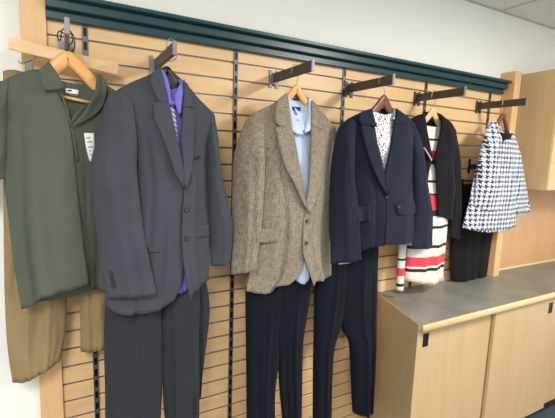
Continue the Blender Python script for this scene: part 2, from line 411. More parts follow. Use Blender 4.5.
# face-out arms
arms = [(-.064, -.022, .324, 'above the olive shirt'), (.258, -.036, .319, 'holding the grey suit'), (.806, -.024, .337, 'holding the brown tweed jacket'), (1.256, -.024, .325, 'holding the navy blazer'), (1.763, -.024, .32, 'holding the black jacket and striped dress'), (2.332, -.024, .31, 'rightmost, holding the houndstooth jacket')]
for i, (X, z, Ln, where) in enumerate(arms):
    t = thing('display_arm', (X, 0, z-.045+ZF), 'straight metal display arm projecting from the slatwall, '+where, 'display arm', 'display arms on the slatwall')
    mt = M['steel'] if i < 1 else M['arm']
    box('arm_bar', (X-.0065, -Ln, z-.042+ZF), (X+.0065, -.006, z+ZF), mt, t, .0015)
    box('end_cap', (X-.0075, -Ln-.006, z-.044+ZF), (X+.0075, -Ln+.0005, z+.004+ZF), M['steel'], t, .002)
    bm = bmesh.new()
    add_box(bm, (X-.026, -.008, z-.066+ZF), (X-.0095, -.001, z+.014+ZF), .001); add_box(bm, (X+.0095, -.008, z-.066+ZF), (X+.026, -.001, z+.014+ZF), .001)
    add_box(bm, (X-.012, -.012, z-.05+ZF), (X+.012, -.004, z+.004+ZF), .001)
    from_bm('mounting_plate', bm, M['steel'] if i < 3 else M['arm'], t)
X = at(469, 163, 0).x
t = thing('display_arm', (X, 0, 1.59), 'short black display arm low on the slatwall holding the black skirt', 'display arm')
box('arm_bar', (X-.006, -.1, -.455+ZF), (X+.006, -.006, -.425+ZF), M['black'], t); box('mounting_plate', (X-.01, -.007, -.485+ZF), (X+.01, -.001, -.39+ZF), M['black'], t)
ARM2X = X

# ------------------------------------------------------------------ cabinets on the right
CT = -1.214+ZF
bm = bmesh.new(); add_prism(bm, [(1.562, 0), (1.4385, -.434), (1.441, -.446), (1.449, -.4515), (4.28, -.4515), (4.28, .0195), (2.636, .0195), (2.636, 0)], CT-.032, CT)
bmesh.ops.bevel(bm, geom=[e for e in bm.edges if all(abs(v.co.z-CT) < 1e-6 for v in e.verts)], offset=.002, segments=2, affect='EDGES')
t = thing('worktop', (2.85, -.24, CT-.032), 'long speckled grey laminate worktop with maple front edge over the base cabinet', 'worktop')
from_bm('worktop_slab', bm, M['counter'], t)
ed = [(-.4515, -.036), (-.458, -.037), (-.4625, -.032), (-.4645, -.022), (-.4635, -.009), (-.4605, -.0025), (-.4555, 0.0004), (-.4515, .0004)]
vs = [(1.440, y, CT+z) for y, z in ed]+[(4.28, y, CT+z) for y, z in ed]; n = len(ed)
bm = bmesh.new(); add_prism(bm, [(1.5563, 0), (1.432, -.434), (1.4375, -.454), (1.4385, -.434), (1.5617, 0)], CT-.032, CT-.0004); from_bm('end_strip', bm, M['cab'], t)
mesh('edge_band', vs, [tuple(range(n)), tuple(range(n, 2*n))]+[(i, (i+1) % n, n+(i+1) % n, n+i) for i in range(n)], M['band'], t)
t = thing('base_cabinet', (2.85, -.24, 0), 'long maple base cabinet with sliding doors under the grey worktop', 'cabinet')
bm = bmesh.new(); add_prism(bm, [(1.558, -.001), (1.435, -.434), (1.458, -.434), (1.581, -.001)], 0, CT-.0325); from_bm('side_panel', bm, M['cab'], t)
bm = bmesh.new(); add_prism(bm, [(1.59, -.004), (1.47, -.374), (4.28, -.374), (4.28, -.004)], .09, CT-.034); from_bm('carcass', bm, M['cab'], t)
box('shadow_gap_rail', (1.459, -.422, CT-.052), (4.28, -.375, CT-.034), M['kick'], t)  # black strip, paints the shadow gap between worktop edge and doors
box('bottom_rail', (1.459, -.422, .04), (4.28, -.375, .058), M['kick'], t)
box('kickboard', (1.47, -.39, 0), (4.28, -.37, .0405), M['kick'], t)
def sdoor(x0, x1, y, hx):
    d = box('door', (x0, y, .06), (x1, y+.018, CT-.048), M['cab'], t, .001)
    bm = bmesh.new(); zc = CT-.115
    for a in ((hx-.02, -.036, hx-.016, .036), (hx+.016, -.036, hx+.02, .036), (hx-.02, -.036, hx+.02, -.032), (hx-.02, .032, hx+.02, .036)):
        add_box(bm, (a[0], y-.0025, zc+a[1]), (a[2], y+.002, zc+a[3]), .0005, 1)
    add_box(bm, (hx-.018, y-.0008, zc-.034), (hx+.018, y+.002, zc+.034))
    from_bm('handle', bm, M['plasticb'], d)
sdoor(1.460, 2.10, -.408, 1.528); sdoor(2.072, 2.74, -.4325, 2.655); sdoor(2.72, 3.4, -.408, 3.33); sdoor(3.38, 4.27, -.4325, 3.44)
t = thing('wall_cabinet', (3.5, -.13, -.583+ZF), 'maple wall cabinet hung at upper right above the worktop', 'cabinet')
box('cabinet_body', (2.735, -.262, -.583+ZF), (4.28, .018, .204+ZF), M['cab'], t, .001)
for a, b in ((2.737, 3.25), (3.254, 3.76), (3.764, 4.278)): box('door', (a, -.282, -.58+ZF), (b, -.2635, .202+ZF), M['band'], t, .0015)
tag(box('back_panel', (2.636, .004, CT), (4.28, .0195, -.5835+ZF), M['backp'], bev=0), 'plain tan splashback panel between the worktop and the wall cabinet', 'panel')
tag(box('corner_strip', (2.636, -.006, CT), (4.28, .004, CT+.012), M['white_c'], bev=.002), 'thin pale sealing strip where the worktop meets the tan panel', 'strip')

# ================================================================== THE CLOTHES
def base(px, py, Y): p = at(px, py, Y); return (p.x, Y, p.z)
# ------------------------------------------------------------------ khaki trousers and their bar hanger
Y = -.10
a, b = at(9, 43, -.11), at(118, 70, -.10)
t = thing('trouser_hanger', ((a.x+b.x)/2, -.105, a.z-.03), 'flat pale wooden bar hanger with metal clips holding the khaki shorts', 'hanger')
d = (b-a).normalized(); nz = Vector((-d.z, 0, d.x)); vs = []
for q in (a, b):
    for sy, sz in ((-.007, -.02), (.007, -.02), (.007, .02), (-.007, .02)): vs.append(q+nz*sz+Vector((0, sy, 0)))
bm = bmesh.new(); bv = [bm.verts.new(v) for v in vs]
for f in ((0, 1, 2, 3), (4, 5, 6, 7), (0, 1, 5, 4), (1, 2, 6, 5), (2, 3, 7, 6), (3, 0, 4, 7)): bm.faces.new([bv[k] for k in f])
bmesh.ops.recalc_face_normals(bm, faces=bm.faces); bmesh.ops.bevel(bm, geom=list(bm.edges), offset=.002, segments=2, affect='EDGES')
from_bm('wooden_bar', bm, M['pale'], t)
bx = -.064; zb = (a.lerp(b, (bx-a.x)/(b.x-a.x))).z
W = lambda x, z: Vector((x, -.105, z))
tube('hook', [W(bx, zb+.01), W(bx+.022, zb+.03), W(bx+.026, ZF-.03), W(bx+.018, ZF-.008), W(bx, ZF-.0165), W(bx-.018, ZF-.006), W(bx-.027, ZF-.02), W(bx-.024, ZF-.04)], .002, M['black'], t)
for px, py in ((29, 66), (103, 86)):
    p = at(px, py, Y-.006); bm = bmesh.new()
    add_box(bm, (p.x-.012, p.y-.012, p.z-.036), (p.x+.012, p.y-.006, p.z+.016), .002); add_box(bm, (p.x-.012, p.y+.016, p.z-.036), (p.x+.012, p.y+.022, p.z+.016), .002)
    add_box(bm, (p.x-.008, p.y-.014, p.z+.012), (p.x+.008, p.y+.022, p.z+.022), .002)
    cl = from_bm('clip', bm, M['clip'], t)
    tube('clip_wire', [p+Vector((-.03, 0, .012)), p+Vector((-.02, -.012, .004)), p+Vector((0, -.016, .016)), p+Vector((.018, -.012, .022)), p+Vector((.012, 0, .045))], .0018, M['chrome'], cl, 6)
t = thing('shorts', base(55, 380, Y), 'khaki cotton long shorts hanging behind the olive shirt', 'shorts')
kf = folds([(.3, .1, .06, .012, .2, .6), (.7, -.1, .07, .012, .2, .6)], .012, 9, 3)
pillow('leg', [(3, 71), (3, 160), (4, 260), (5.2, 310), (7.7, 349), (12.4, 382)], [(52, 84), (60, 160), (67, 240), (67, 290), (65.5, 330), (60.6, 359)], [(13, 70), (30, 74)], [(36, 373)], Y, M['khaki'], t, .03, .02, 0, kf, 'khaki', top=.05)
pillow('leg', [(50, 84), (62, 160), (72, 240), (79, 290), (80, 314), (80.5, 351)], [(112, 90), (113, 160), (115, 240), (117, 290), (117, 315), (116, 342)], [(80, 86)], [(98, 347)], Y+.004, M['khaki'], t, .03, .02, 0, folds([(.5, .1, .1, .01, .2, .6)], .012, 9, 4), 'khaki', top=.05)

# ------------------------------------------------------------------ olive shirt
Y = -.19
p = at(68, 51, Y)
HP = [(0, 0), (.022, -.008), (.06, -.048), (.11, -.112), (.14, -.15)]
hang = hanger('coat_hanger', p.x, Y, p.z-ZF, -.064, M['honey'], 'honey coloured wooden hanger with curved top inside the olive shirt', path=HP, wirem=M['black'], h=.05, dep=.02)
q0, q1 = at(64, 97, Y-.018), at(97, 104, Y-.018); tube('trouser_rod', [q0+(q0-q1)*.3, q1], .0055, M['honey'], hang, 10, False)
t = thing('polo_shirt', base(60, 300, Y), 'olive green short sleeved shirt with open collar on honey wooden hanger', 'shirt')
fo = folds([(.28, -.1, .05, -.018, .1, .8), (.45, .05, .1, .01, .1, .5), (.62, 0, .08, -.006, .3, .8)], .006, 5, 1)
pillow('back_panel', [(-4, 85, 0), (2, 160, 0), (10, 230, 0), (21, 303, 0)], [(120, 94, 0), (112, 160, 0), (110, 230, 0), (107, 286, 0)], [(36, 72, 0), (59, 84, -.01), (75, 87, -.02), (96, 84, -.01)], [(62, 298)], Y, M['olive'], t, .004, .02, -.01, None, 'ol_back', top=.1)
panel('front_panel', [(-3, 84, .01), (1, 130, .02), (6, 190, .02), (13, 257, .02), (21.5, 309, .02)], [(50, 74, .03), (58, 93, .045), (70, 125, .055), (77.5, 188, .06), (84, 245, .06), (89, 284, .055)], [(16, 75), (36, 69.5, .02)], [(30, 306.5, .03), (38.5, 303.5, .045), (39.5, 297.5, .055), (46, 296, .056), (65, 291, .057), (80, 286.5, .056)], Y, M['olive'], t, .022, 0, fo, 'ol')
panel('front_panel', [(96, 82, .03), (92, 100, .04), (70, 124, .05), (76, 188, .053), (82, 245, .053), (87, 286, .048)], [(120, 94, .01), (116, 150, .02), (112, 200, .02), (109, 250, .02), (107, 291, .02)], [(104, 84)], [(97, 288)], Y, M['olive'], t, .015, 0, folds([(.5, 0, .2, .006, .2, .6)], .004, 5, 2), 'ol2')
sl = pillow('sleeve', [(-30, 96, 0), (-38, 130, 0), (-44, 160, 0), (-46, 186, 0)], [(8, 80, .015), (8, 110, .025), (7, 150, .025), (5, 178, .02)], [(-14, 84)], [(-22, 188)], Y, M['olive'], t, .045, .03, 0, folds((), .006, 5, 5), 'ol', top=.3, tmin=.04, bot=.35)
sl = pillow('sleeve', [(108, 90, -.01), (108, 120, -.01), (108, 150, -.01), (108, 178, -.01)], [(126, 102, -.02), (132, 130, -.02), (134, 155, -.02), (134, 180, -.02)], [(118, 93)], [(122, 184)], Y+.02, M['olive'], t, .02, .02, -.02, None, None, top=.3, tmin=.04, bot=.35)
drape('collar', [(49, 61), (39, 71), (43, 84), (44.5, 91)], [(58, 74), (61, 80), (64, 86), (65.5, 87)], [(53, 67)], [(56, 90)], ['ol'], .014, .006, M['olive'], t, lift=(.006, .002))
drape('collar', [(96, 75), (96, 90), (84, 112), (71, 127)], [(105, 78), (107, 90), (103, 106), (92, 117)], [(101, 75)], [(82, 123)], ['ol2', 'ol'], .012, .006, M['olive'], t, lift=(.006, .002))
panel('neck_facing', [(52, 76, .004), (58, 96, .006), (68, 118, .02)], [(98, 80, .004), (94, 100, .006), (72, 122, .02)], [(62, 81, -.002), (80, 84, -.004)], [], Y, M['olive'], t, -.004, 0, None, 'olneck', nu=20, nv=20)
panel('placket', [(60, 92, .046), (66, 110, .052), (71, 128, .058), (76, 160, .062)], [(63, 94, .044), (68.5, 112, .05), (73, 130, .056), (78.3, 160, .058)], [], [], Y, M['olive'], t, .001, .004, None, None, nu=6, nv=16)
lab = drape('neck_label', [(65, 88), (65.5, 94.5)], [(78.5, 90), (78, 96)], [], [], ['olneck'], .004, .001, M['paper'], t, 4, 3)
tag(lab, 'small white size label')
drape('label_stripe', [(66, 92.8), (66, 94.3)], [(78, 94.2), (78, 95.6)], [], [], ['olneck'], .006, .0006, M['redlab'], lab, 3, 2)
drape('label_mark', [(67.5, 89.6), (68.2, 91.2)], [(72, 89.8), (71.4, 91.6)], [], [], ['olneck'], .006, .0006, M['lining'], lab, 3, 2)
o = drape('price_tag', [(84, 133), (86, 147), (89.5, 161)], [(94, 133), (94.5, 146), (92.5, 162)], [], [], ['ol2'], .006, .001, M['paper'], None, 5, 8)
tag(o, 'white paper price tag hanging on the front of the olive shirt', 'price tag')
for k, (x0, y0, x1, y1) in enumerate(((86.5, 137, 90, 137), (87, 141, 92, 141), (88, 146, 92.5, 146), (89, 150, 91, 150), (89.5, 154, 92, 154))):
    drape('print_line', [(x0, y0), (x0, y0+1.4)], [(x1, y1), (x1, y1+1.4)], [], [], ['ol2'], .0085, .0004, M['print'], o, 2, 1)

# ------------------------------------------------------------------ grey suit
Y = -.275
p = at(167, 66, Y)
hanger('coat_hanger', p.x, Y, p.z-ZF, .258, M['plasticb'], 'black plastic hanger inside the grey suit jacket', path=[(0, 0), (.018, -.012), (.05, -.06), (.09, -.11), (.12, -.15)], h=.05, dep=.02)
t = thing('suit_trousers', base(150, 418, Y+.02), 'charcoal suit trousers hanging below the grey suit jacket', 'trousers')
pillow('leg', [(113, 255), (105, 313), (104, 350), (105, 390), (105.5, 450), (108, 520)], [(165, 240), (163, 310), (163, 350), (161.5, 403), (158, 450), (152, 520)], [], [], Y+.02, M['char'], t, .035, .03, 0, folds([(.62, 0, .05, .014, .05, .3), (.85, .1, .08, -.01, .1, .5)], .006, 6, 11), 'ct', top=.05)
pillow('leg', [(160, 240), (160.5, 310), (161.5, 350), (163.5, 405), (168, 450), (172, 520)], [(197, 240), (200, 300), (199, 339), (199.5, 380), (199, 430), (198, 520)], [], [], Y+.02, M['char'], t, .035, .03, .005, folds([(.3, 0, .06, .012, .05, .3), (.75, .1, .08, -.014, .1, .5)], .006, 6, 12), 'ct', top=.05)
pillow('back_rise', [(188, 265), (192, 300), (194, 340), (197, 400)], [(205, 275), (209, 300), (208.7, 323), (199.5, 392)], [], [], Y+.045, M['char'], t, .02, .015, -.01, folds([(.6, .2, .12, .01, .0, .3)], .004, 6, 13), None, top=.05)
sh = thing('dress_shirt', base(178, 290, Y), 'violet dress shirt with stand collar inside the grey suit jacket', 'shirt')
pillow('shirt_body', [(150, 82), (145, 120), (147, 200), (165, 288)], [(192, 90), (200, 130), (198, 200), (188, 285)], [(160, 84, -.01), (170, 90, 0), (182, 86, -.01)], [(176, 289)], Y, M['purple'], sh, .05, .012, 0, folds([(.55, 0, .03, .006, .1, .3), (.62, 0, .03, -.006, .1, .3)], .003, 6, 14), 'ps', top=.35)
panel('collar', [(160, 70, .01), (163, 80, .03), (168.5, 106, .058)], [(163.5, 70, .012), (169, 84, .03), (171.5, 104, .058)], [], [], Y, M['purple'], sh, .006, 0, None, None, nu=6, nv=14)
panel('collar', [(180.5, 82, .02), (174, 98, .045), (178.5, 114.5, .058)], [(185, 79, .01), (183, 96, .04), (181, 112, .055)], [], [], Y, M['purple'], sh, .006, 0, None, None, nu=6, nv=14)
panel('neck_band', [(161, 74, .005), (168, 100, .05)], [(184, 80, .0), (180, 106, .05)], [(172, 79, -.02)], [(173, 104, .055)], Y, M['purple'], sh, -.012, 0, None, None, nu=10, nv=10)
o = drape('necktie', [(168.5, 103), (168, 112), (170, 125), (174, 142), (176, 160)], [(172.5, 102), (174.5, 112), (176.5, 125), (178, 142), (180, 160)], [], [], ['ps'], .006, .009, M['tie'], None, 8, 24)
tag(o, 'lilac and white diagonally striped necktie on the violet shirt', 'necktie')
t = thing('suit_jacket', base(155, 312, Y), 'grey single breasted suit jacket with notch lapels over a violet shirt', 'jacket')
pillow('back_panel', [(112, 96), (112, 160), (106, 230), (106, 306)], [(210, 112), (209, 160), (210, 220), (208, 280)], [(150, 75), (160, 68, -.012), (172, 72, -.03), (183, 81, -.012), (198, 98)], [(160, 306)], Y, M['grey'], t, .003, .035, -.012, None, 'gback', top=.1)
fL = folds([(.42, .05, .04, -.01, .05, .3), (.75, -.1, .09, .012, .45, .7), (.62, .1, .05, -.008, .5, .8)], .005, 5, 21)
panel('front_panel', [(111, 93.5, .005), (124, 120, .035), (130, 180, .04), (120, 250, .04), (106.4, 306, .035)], [(158.5, 68, .02), (168.5, 104, .06), (177, 140, .075), (183.5, 186, .085), (184, 215, .085), (184, 250, .085), (182, 280, .08), (174, 300, .075)], [(127, 84.5), (149.5, 74.5, .01)], [(119.6, 314, .05), (139, 313.5, .06), (159, 308.5, .07)], Y, M['grey'], t, .03, 0, fL, 'gL', 30, 54)
panel('front_panel', [(184, 81.5, .02), (182.5, 113, .055), (181, 137, .075), (184, 186, .092), (182.5, 213, .097), (182, 239, .098), (183.5, 264, .096), (187, 285, .092), (191, 300, .088)], [(212, 112, .0), (210, 150, .0), (209.5, 200, 0), (209.5, 240, 0), (208.5, 280, .0)], [(198, 98, .005)], [(193, 291, .08), (200, 285, .05)], Y, M['grey'], t, .004, 0, folds([(.36, 0, .14, .022, .2, .5)], .003, 5, 22), 'gR', 30, 54)
s1 = pillow('sleeve', [(104.5, 104, 0), (96.5, 138, 0), (90.5, 168, .01), (93.5, 210, .02), (98.4, 244, .035), (103, 275, .05), (107, 298, .06)], [(133, 104, .05), (137, 140, .08), (137, 171, .09), (140, 200, .095), (143.5, 228, .10), (149.5, 260, .108), (156.5, 294, .112)], [(110.5, 93, .01), (122, 91.5, .03)], [(120, 297.2, .075), (140, 295.8, .095)], Y, M['grey'], t, .03, .045, 0, folds([(.8, 0, .12, .006, .05, .3), (.4, .2, .1, .006, .2, .5)], .005, 5, 23), 'gsl', 24, 48, top=.3, tmin=.04, bot=.35)
s2 = pillow('sleeve', [(209, 118, -.005), (208, 150, .02), (208, 177, .02), (209, 220, .01), (211, 266, .0)], [(214.5, 115, -.02), (217.5, 135, -.02), (220, 170, -.02), (228, 204, -.02), (232, 227, -.02), (230.5, 261, -.02)], [(212, 113, 0)], [(222, 264.5)], Y, M['grey'], t, .04, .035, 0, folds([(.5, .1, .12, .008, .1, .4)], .005, 5, 24), 'gsr', 20, 44, top=.3, tmin=.04, bot=.35)
K = ['gL', 'gR']
drape('lapel', [(153, 104), (154, 117), (163.5, 140.5), (169, 155), (174, 171), (183, 187)], [(161, 99), (168.8, 104.5), (177.2, 141), (181, 156), (184, 172), (184.8, 187.5)], [(157, 101.5)], [], ['gL'], .006, .009, M['grey'], t, 10, 30, lift=(.010, 0))
drape('lapel', [(182.5, 108), (182, 120), (180.8, 138), (182.5, 160), (184, 186)], [(193.8, 111), (194.5, 125), (193.5, 140), (192, 168), (186, 190)], [(188, 107.5)], [], ['gR'], .006, .009, M['grey'], t, 10, 30, lift=(0, .010))
drape('collar', [(158.5, 66.5), (151.5, 75), (151.5, 85), (158.5, 100.5)], [(160.5, 69), (164, 84), (167, 95), (168.6, 104)], [], [(163, 103)], ['gL'], .010, .007, M['grey'], t, 8, 16, lift=(.010, 0))
drape('collar', [(183, 80.5), (184, 92), (183.5, 100), (182.5, 107.5)], [(187.5, 84), (191, 94), (193, 104), (192.5, 107)], [], [], ['gR'], .010, .006, M['grey'], t, 8, 14, lift=(0, .010))
drape('breast_pocket', [(194, 157.5), (194, 160.5)], [(200, 155.5), (200.5, 158.5)], [], [], ['gR'], .003, .003, M['char'], t, 6, 4)
drape('pocket_flap', [(147.5, 247), (148.5, 253)], [(160, 246), (159.5, 252.5)], [], [], ['gL'], .003, .002, M['grey'], t, 8, 5)
drape('pocket_flap', [(197, 226), (197.5, 238)], [(209, 224), (209.5, 236)], [], [], ['gR'], .004, .003, M['grey'], t, 8, 6)
button(186.3, 209.5, ['gR'], M['button'], t, .009); button(186.5, 238.5, ['gR'], M['button'], t, .009)
for x, y in ((111.6, 273), (112.4, 277.3), (113.2, 281.6), (114, 286)): button(x, y, ['gsl'], M['button'], s1, .0065)

# ------------------------------------------------------------------ tweed jacket
Y = -.20
p = at(297, 84.5, Y)
hanger('coat_hanger', p.x, Y, p.z-ZF, .806, M['honey'], 'honey coloured wooden hanger inside the brown tweed jacket', h=.034)
t = thing('dress_trousers', base(276, 418, Y+.02), 'midnight navy dress trousers hanging below the brown tweed jacket', 'trousers')
pillow('leg', [(247, 268), (245.5, 293), (246, 350), (246.5, 400), (247, 460), (249, 520)], [(290, 262), (283, 310), (278, 366), (275, 395), (274.5, 450), (272, 520)], [], [], Y+.02, M['navyt'], t, .035, .025, 0, folds([(.55, 0, .05, .012, .05, .3), (.3, .1, .08, -.008, .1, .5)], .005, 6, 31), None, top=.05)
pillow('leg', [(272, 262), (275, 310), (278, 366), (279.5, 390), (283, 430), (288, 520)], [(313, 262), (311, 290), (306, 320), (302.5, 346), (301, 417), (299, 520)], [], [], Y+.02, M['navyt'], t, .035, .025, .006, folds([(.55, 0, .06, .014, .05, .3), (.2, 0, .08, -.01, .1, .5)], .005, 6, 32), None, top=.05)
sh = thing('dress_shirt', base(300, 283, Y), 'pale sky blue collared shirt inside the brown tweed jacket', 'shirt')
pillow('shirt_body', [(280, 108), (274, 150), (276, 220), (290, 276)], [(319, 112), (326, 150), (324, 220), (308, 272)], [(290, 106, -.01), (300, 113, .0), (311, 108, -.01)], [(298, 281)], Y, M['sky'], sh, .05, .012, 0, folds([(.5, 0, .03, .005, .1, .3), (.57, 0, .02, -.005, .1, .3)], .003, 6, 33), 'bs', top=.3)
panel('neck_band', [(287, 95, 0), (293, 129, .05)], [(312, 101, 0), (309, 127, .05)], [(299, 99, -.025)], [(301, 131.5, .055)], Y, M['sky'], sh, -.012, 0, None, 'bneck', nu=14, nv=14)
panel('collar', [(308.3, 97.5, .0), (307.5, 115, .03), (304, 133, .06)], [(311.5, 99, .005), (313, 116, .045), (309.5, 131, .06)], [], [], Y, M['sky'], sh, .006, 0, None, None, nu=6, nv=14)
panel('collar', [(287, 97, .01), (289, 112, .03), (292, 131, .058)], [(290, 98, .0), (292.5, 115, .035), (303.5, 134, .062)], [], [(298, 134.5, .062)], Y, M['sky'], sh, .004, 0, None, None, nu=8, nv=14)
for nm, x0, y0, x1, y1, m in (('neck_label', 291.5, 98, 301.5, 100.3, 'navylab'), ('size_label', 291, 106.5, 300.5, 110.5, 'navylab'), ('care_label', 293.5, 110.5, 299, 114.8, 'bluelab'), ('sticker', 293, 118.6, 299.7, 120.3, 'tanlab')):
    drape(nm, [(x0, y0), (x0, y1)], [(x1, y0+.6), (x1, y1+.6)], [], [], ['bneck'], .003, .0008, M[m], sh, 4, 3)
t = thing('tweed_jacket', base(285, 290, Y), 'brown woven tweed jacket with open front over a pale blue shirt', 'jacket')
pillow('back_panel', [(248, 118), (248, 170), (245, 230), (246, 290)], [(334, 128), (333, 170), (331, 220), (331, 276)], [(276, 102), (287, 93, -.01), (299, 95, -.03), (312, 100, -.01), (325, 116)], [(290, 284)], Y, M['tweed'], t, .003, .035, -.012, None, 'tback', top=.1)
panel('front_panel', [(248, 118.5, .0), (256, 140, .03), (260, 180, .035), (254, 240, .035), (246, 291, .03)], [(286.5, 93.5, .02), (291, 126, .06), (299, 165, .075), (304.5, 207, .085), (305.5, 222, .085), (304.5, 250, .082), (303.5, 260, .08), (298, 276, .075), (288, 285, .07)], [(259.5, 110), (276.5, 102, .01)], [(258, 293, .04), (270.8, 292, .05), (273, 286.5, .055)], Y, M['tweed'], t, .028, 0, folds([(.5, .1, .06, -.01, .1, .4), (.7, -.1, .1, .01, .5, .8), (.36, 0, .03, .008, .5, .7)], .004, 5, 34), 'tL', 30, 54)
panel('front_panel', [(311.5, 101, .02), (311, 130, .055), (309.5, 168, .075), (306, 205, .09), (303.3, 222, .094), (302.8, 246, .095), (304.5, 259, .095), (313.6, 286, .088)], [(334, 127, .0), (332, 170, 0), (330, 220, 0), (331, 275, 0)], [(325, 116, .005)], [(316, 281, .08), (324, 278.5, .04)], Y, M['tweed'], t, .004, 0, folds([(.36, 0, .14, .024, .2, .5)], .003, 5, 35), 'tR', 30, 54)
s1 = pillow('sleeve', [(246, 120.5, 0), (239.5, 136, 0), (234, 160, 0), (232.5, 201, .01), (232.2, 224, .02), (231.5, 260, .035), (231, 274.5, .045)], [(264, 124, .045), (264.5, 150, .07), (264.5, 180, .08), (262, 219, .088), (259, 245, .092), (256, 269.5, .096)], [(255, 112.5, .02)], [(239, 272.8, .06), (248, 271, .08)], Y, M['tweed'], t, .03, .045, 0, folds([(.7, 0, .12, .006, .05, .3), (.4, .2, .1, .008, .2, .5)], .004, 5, 36), 'tsl', 24, 44, top=.3, tmin=.04, bot=.35)
pillow('sleeve', [(331, 132, -.01), (331, 165, -.01), (331, 210, -.01), (331, 258, -.01)], [(337, 131, -.03), (342, 165, -.03), (344, 210, -.03), (342, 262, -.03)], [(334, 127, -.01)], [(336, 264)], Y+.01, M['tweed'], t, .02, .03, -.01, None, None, 16, 30, top=.3, tmin=.04, bot=.35)
drape('lapel', [(275.5, 128.5), (278.5, 145), (284, 165), (294.5, 185), (304.6, 207)], [(282, 124), (291.2, 127), (299.2, 166), (302.5, 186), (306, 207.5)], [(279, 126)], [], ['tL'], .006, .009, M['tweed'], t, 10, 30, lift=(.010, 0))
drape('lapel', [(311, 126), (310.5, 145), (309.3, 168), (308, 186), (304.8, 206)], [(324.5, 133), (324.5, 145), (321.5, 172), (317, 196), (309, 214)], [(318, 128)], [], ['tR'], .006, .009, M['tweed'], t, 10, 30, lift=(0, .010))
drape('collar', [(286.3, 92.5), (277, 103), (275, 120), (278.8, 125.5)], [(287.5, 95), (289, 108), (290.5, 120), (291, 127.5)], [], [(284, 127)], ['tL'], .010, .007, M['tweed'], t, 8, 16, lift=(.010, 0))
drape('collar', [(311.5, 100.5), (311.5, 112), (311.3, 120), (311, 126)], [(315, 103.5), (319, 112), (322, 122), (321.5, 130)], [], [], ['tR'], .010, .006, M['tweed'], t, 8, 14, lift=(0, .010))
drape('pocket_flap', [(256.5, 229.5), (257, 242)], [(279, 228.5), (278, 238)], [], [(268, 243), (275, 241.8)], ['tL', 'tsl'], .004, .004, M['tweed'], t, 10, 6)
button(306.5, 221, ['tR'], M['tortoise'], t, .009); button(306.3, 243, ['tR'], M['tortoise'], t, .009)

# ------------------------------------------------------------------ navy blazer
Y = -.25
p = at(384.5, 94.5, Y)
hanger('coat_hanger', p.x, Y, p.z-ZF, 1.256, M['brown'], 'brown wishbone wooden hanger inside the navy blazer', h=.046)
Yt = -.16
t = thing('dress_trousers', base(345, 412, Yt), 'midnight navy dress trousers with parted legs below the navy blazer', 'trousers')
pillow('leg', [(322, 225), (315, 287), (313.5, 350), (313, 417), (313, 470)], [(354, 222), (347, 290), (340, 327), (332.5, 353), (330.5, 417), (330, 470)], [], [], Yt, M['navyt'], t, .04, .025, 0, folds([(.5, 0, .06, .012, .05, .3)], .005, 6, 41), None, top=.05)
pillow('leg', [(340, 222), (338, 290), (341, 327), (348.7, 343), (351, 380), (352.7, 412)], [(379, 220), (377, 280), (375.5, 346), (374, 380), (372.3, 411)], [], [(362, 412.5)], Yt, M['navyt'], t, .04, .025, .006, folds([(.5, 0, .06, .012, .05, .3), (.75, 0, .05, -.012, .1, .4)], .005, 6, 42), None, top=.05)
sh = thing('blouse', base(384, 200, Y), 'white blouse with small dark speckles inside the navy blazer', 'blouse')
pillow('blouse_body', [(364, 118), (358, 140), (362, 180), (370, 222)], [(397, 118), (400, 140), (399, 180), (398, 220)], [(372, 112, -.005), (384, 115, .01), (396, 112, -.005)], [(385, 222)], Y, M['blouse'], sh, .05, .012, 0, folds((), .003, 6, 43), 'bl', top=.3)
panel('collar', [(393.5, 110, .005), (393.5, 114, .02), (392.5, 119, .04)], [(398, 108, .01), (398, 113, .03), (396, 119, .045)], [], [], Y, M['blouse'], sh, .004, 0, None, None, nu=6, nv=12)
t = thing('blazer', base(382, 245, Y), 'navy single button blazer with notch lapels over a speckled white blouse', 'jacket')
pillow('back_panel', [(346, 120), (350, 170), (352, 210), (358, 250)], [(414, 124), (414, 170), (415, 210), (416, 241)], [(359, 113.5), (371, 109, -.01), (384, 108, -.03), (396, 109, -.01), (405, 116)], [(390, 244)], Y, M['navy'], t, .003, .035, -.012, None, 'nback', top=.1)
panel('front_panel', [(346, 120.5, .0), (352, 145, .02), (354, 180, .025), (356, 215, .025), (360, 251.5, .025)], [(371.5, 109, .02), (378, 149, .06), (383, 171, .07), (387, 194, .078), (388, 215, .078), (388, 232, .076), (386, 244.8, .07)], [(359.5, 113.3, .01)], [(370, 247.5, .05)], Y, M['navy'], t, .022, 0, folds([(.55, -.05, .07, -.008, .2, .6), (.75, .1, .08, .008, .5, .8)], .003, 5, 44), 'nL', 28, 50)
panel('front_panel', [(396.5, 109, .02), (390.3, 149, .06), (385, 171, .074), (384.8, 194, .088), (385.5, 215, .088), (385, 232, .086), (384, 244.5, .08)], [(415, 125, .0), (414, 150, 0), (413, 180, 0), (415.5, 215, .0), (417, 241, 0)], [(405, 116, .005)], [(401, 243.8, .05)], Y, M['navy'], t, .028, 0, folds([(.5, 0, .12, .008, .4, .8)], .003, 5, 45), 'nR', 28, 50)
s1 = pillow('sleeve', [(345, 121, 0), (338.2, 129, 0), (334.3, 149, 0), (331, 178, .01), (330, 220, .025), (330.5, 245, .035), (331, 264, .045)], [(356, 124, .04), (354.5, 150, .06), (354, 175, .07), (357, 200, .078), (359, 223, .084), (361.3, 259.5, .09)], [(351, 118.5, .03)], [(340, 262.4, .06), (351, 260.8, .075)], Y, M['navy'], t, .026, .04, 0, folds([(.6, 0, .15, .006, .05, .3), (.4, .2, .1, .006, .2, .5)], .004, 5, 46), 'nsl', 22, 44, top=.3, tmin=.04, bot=.35)
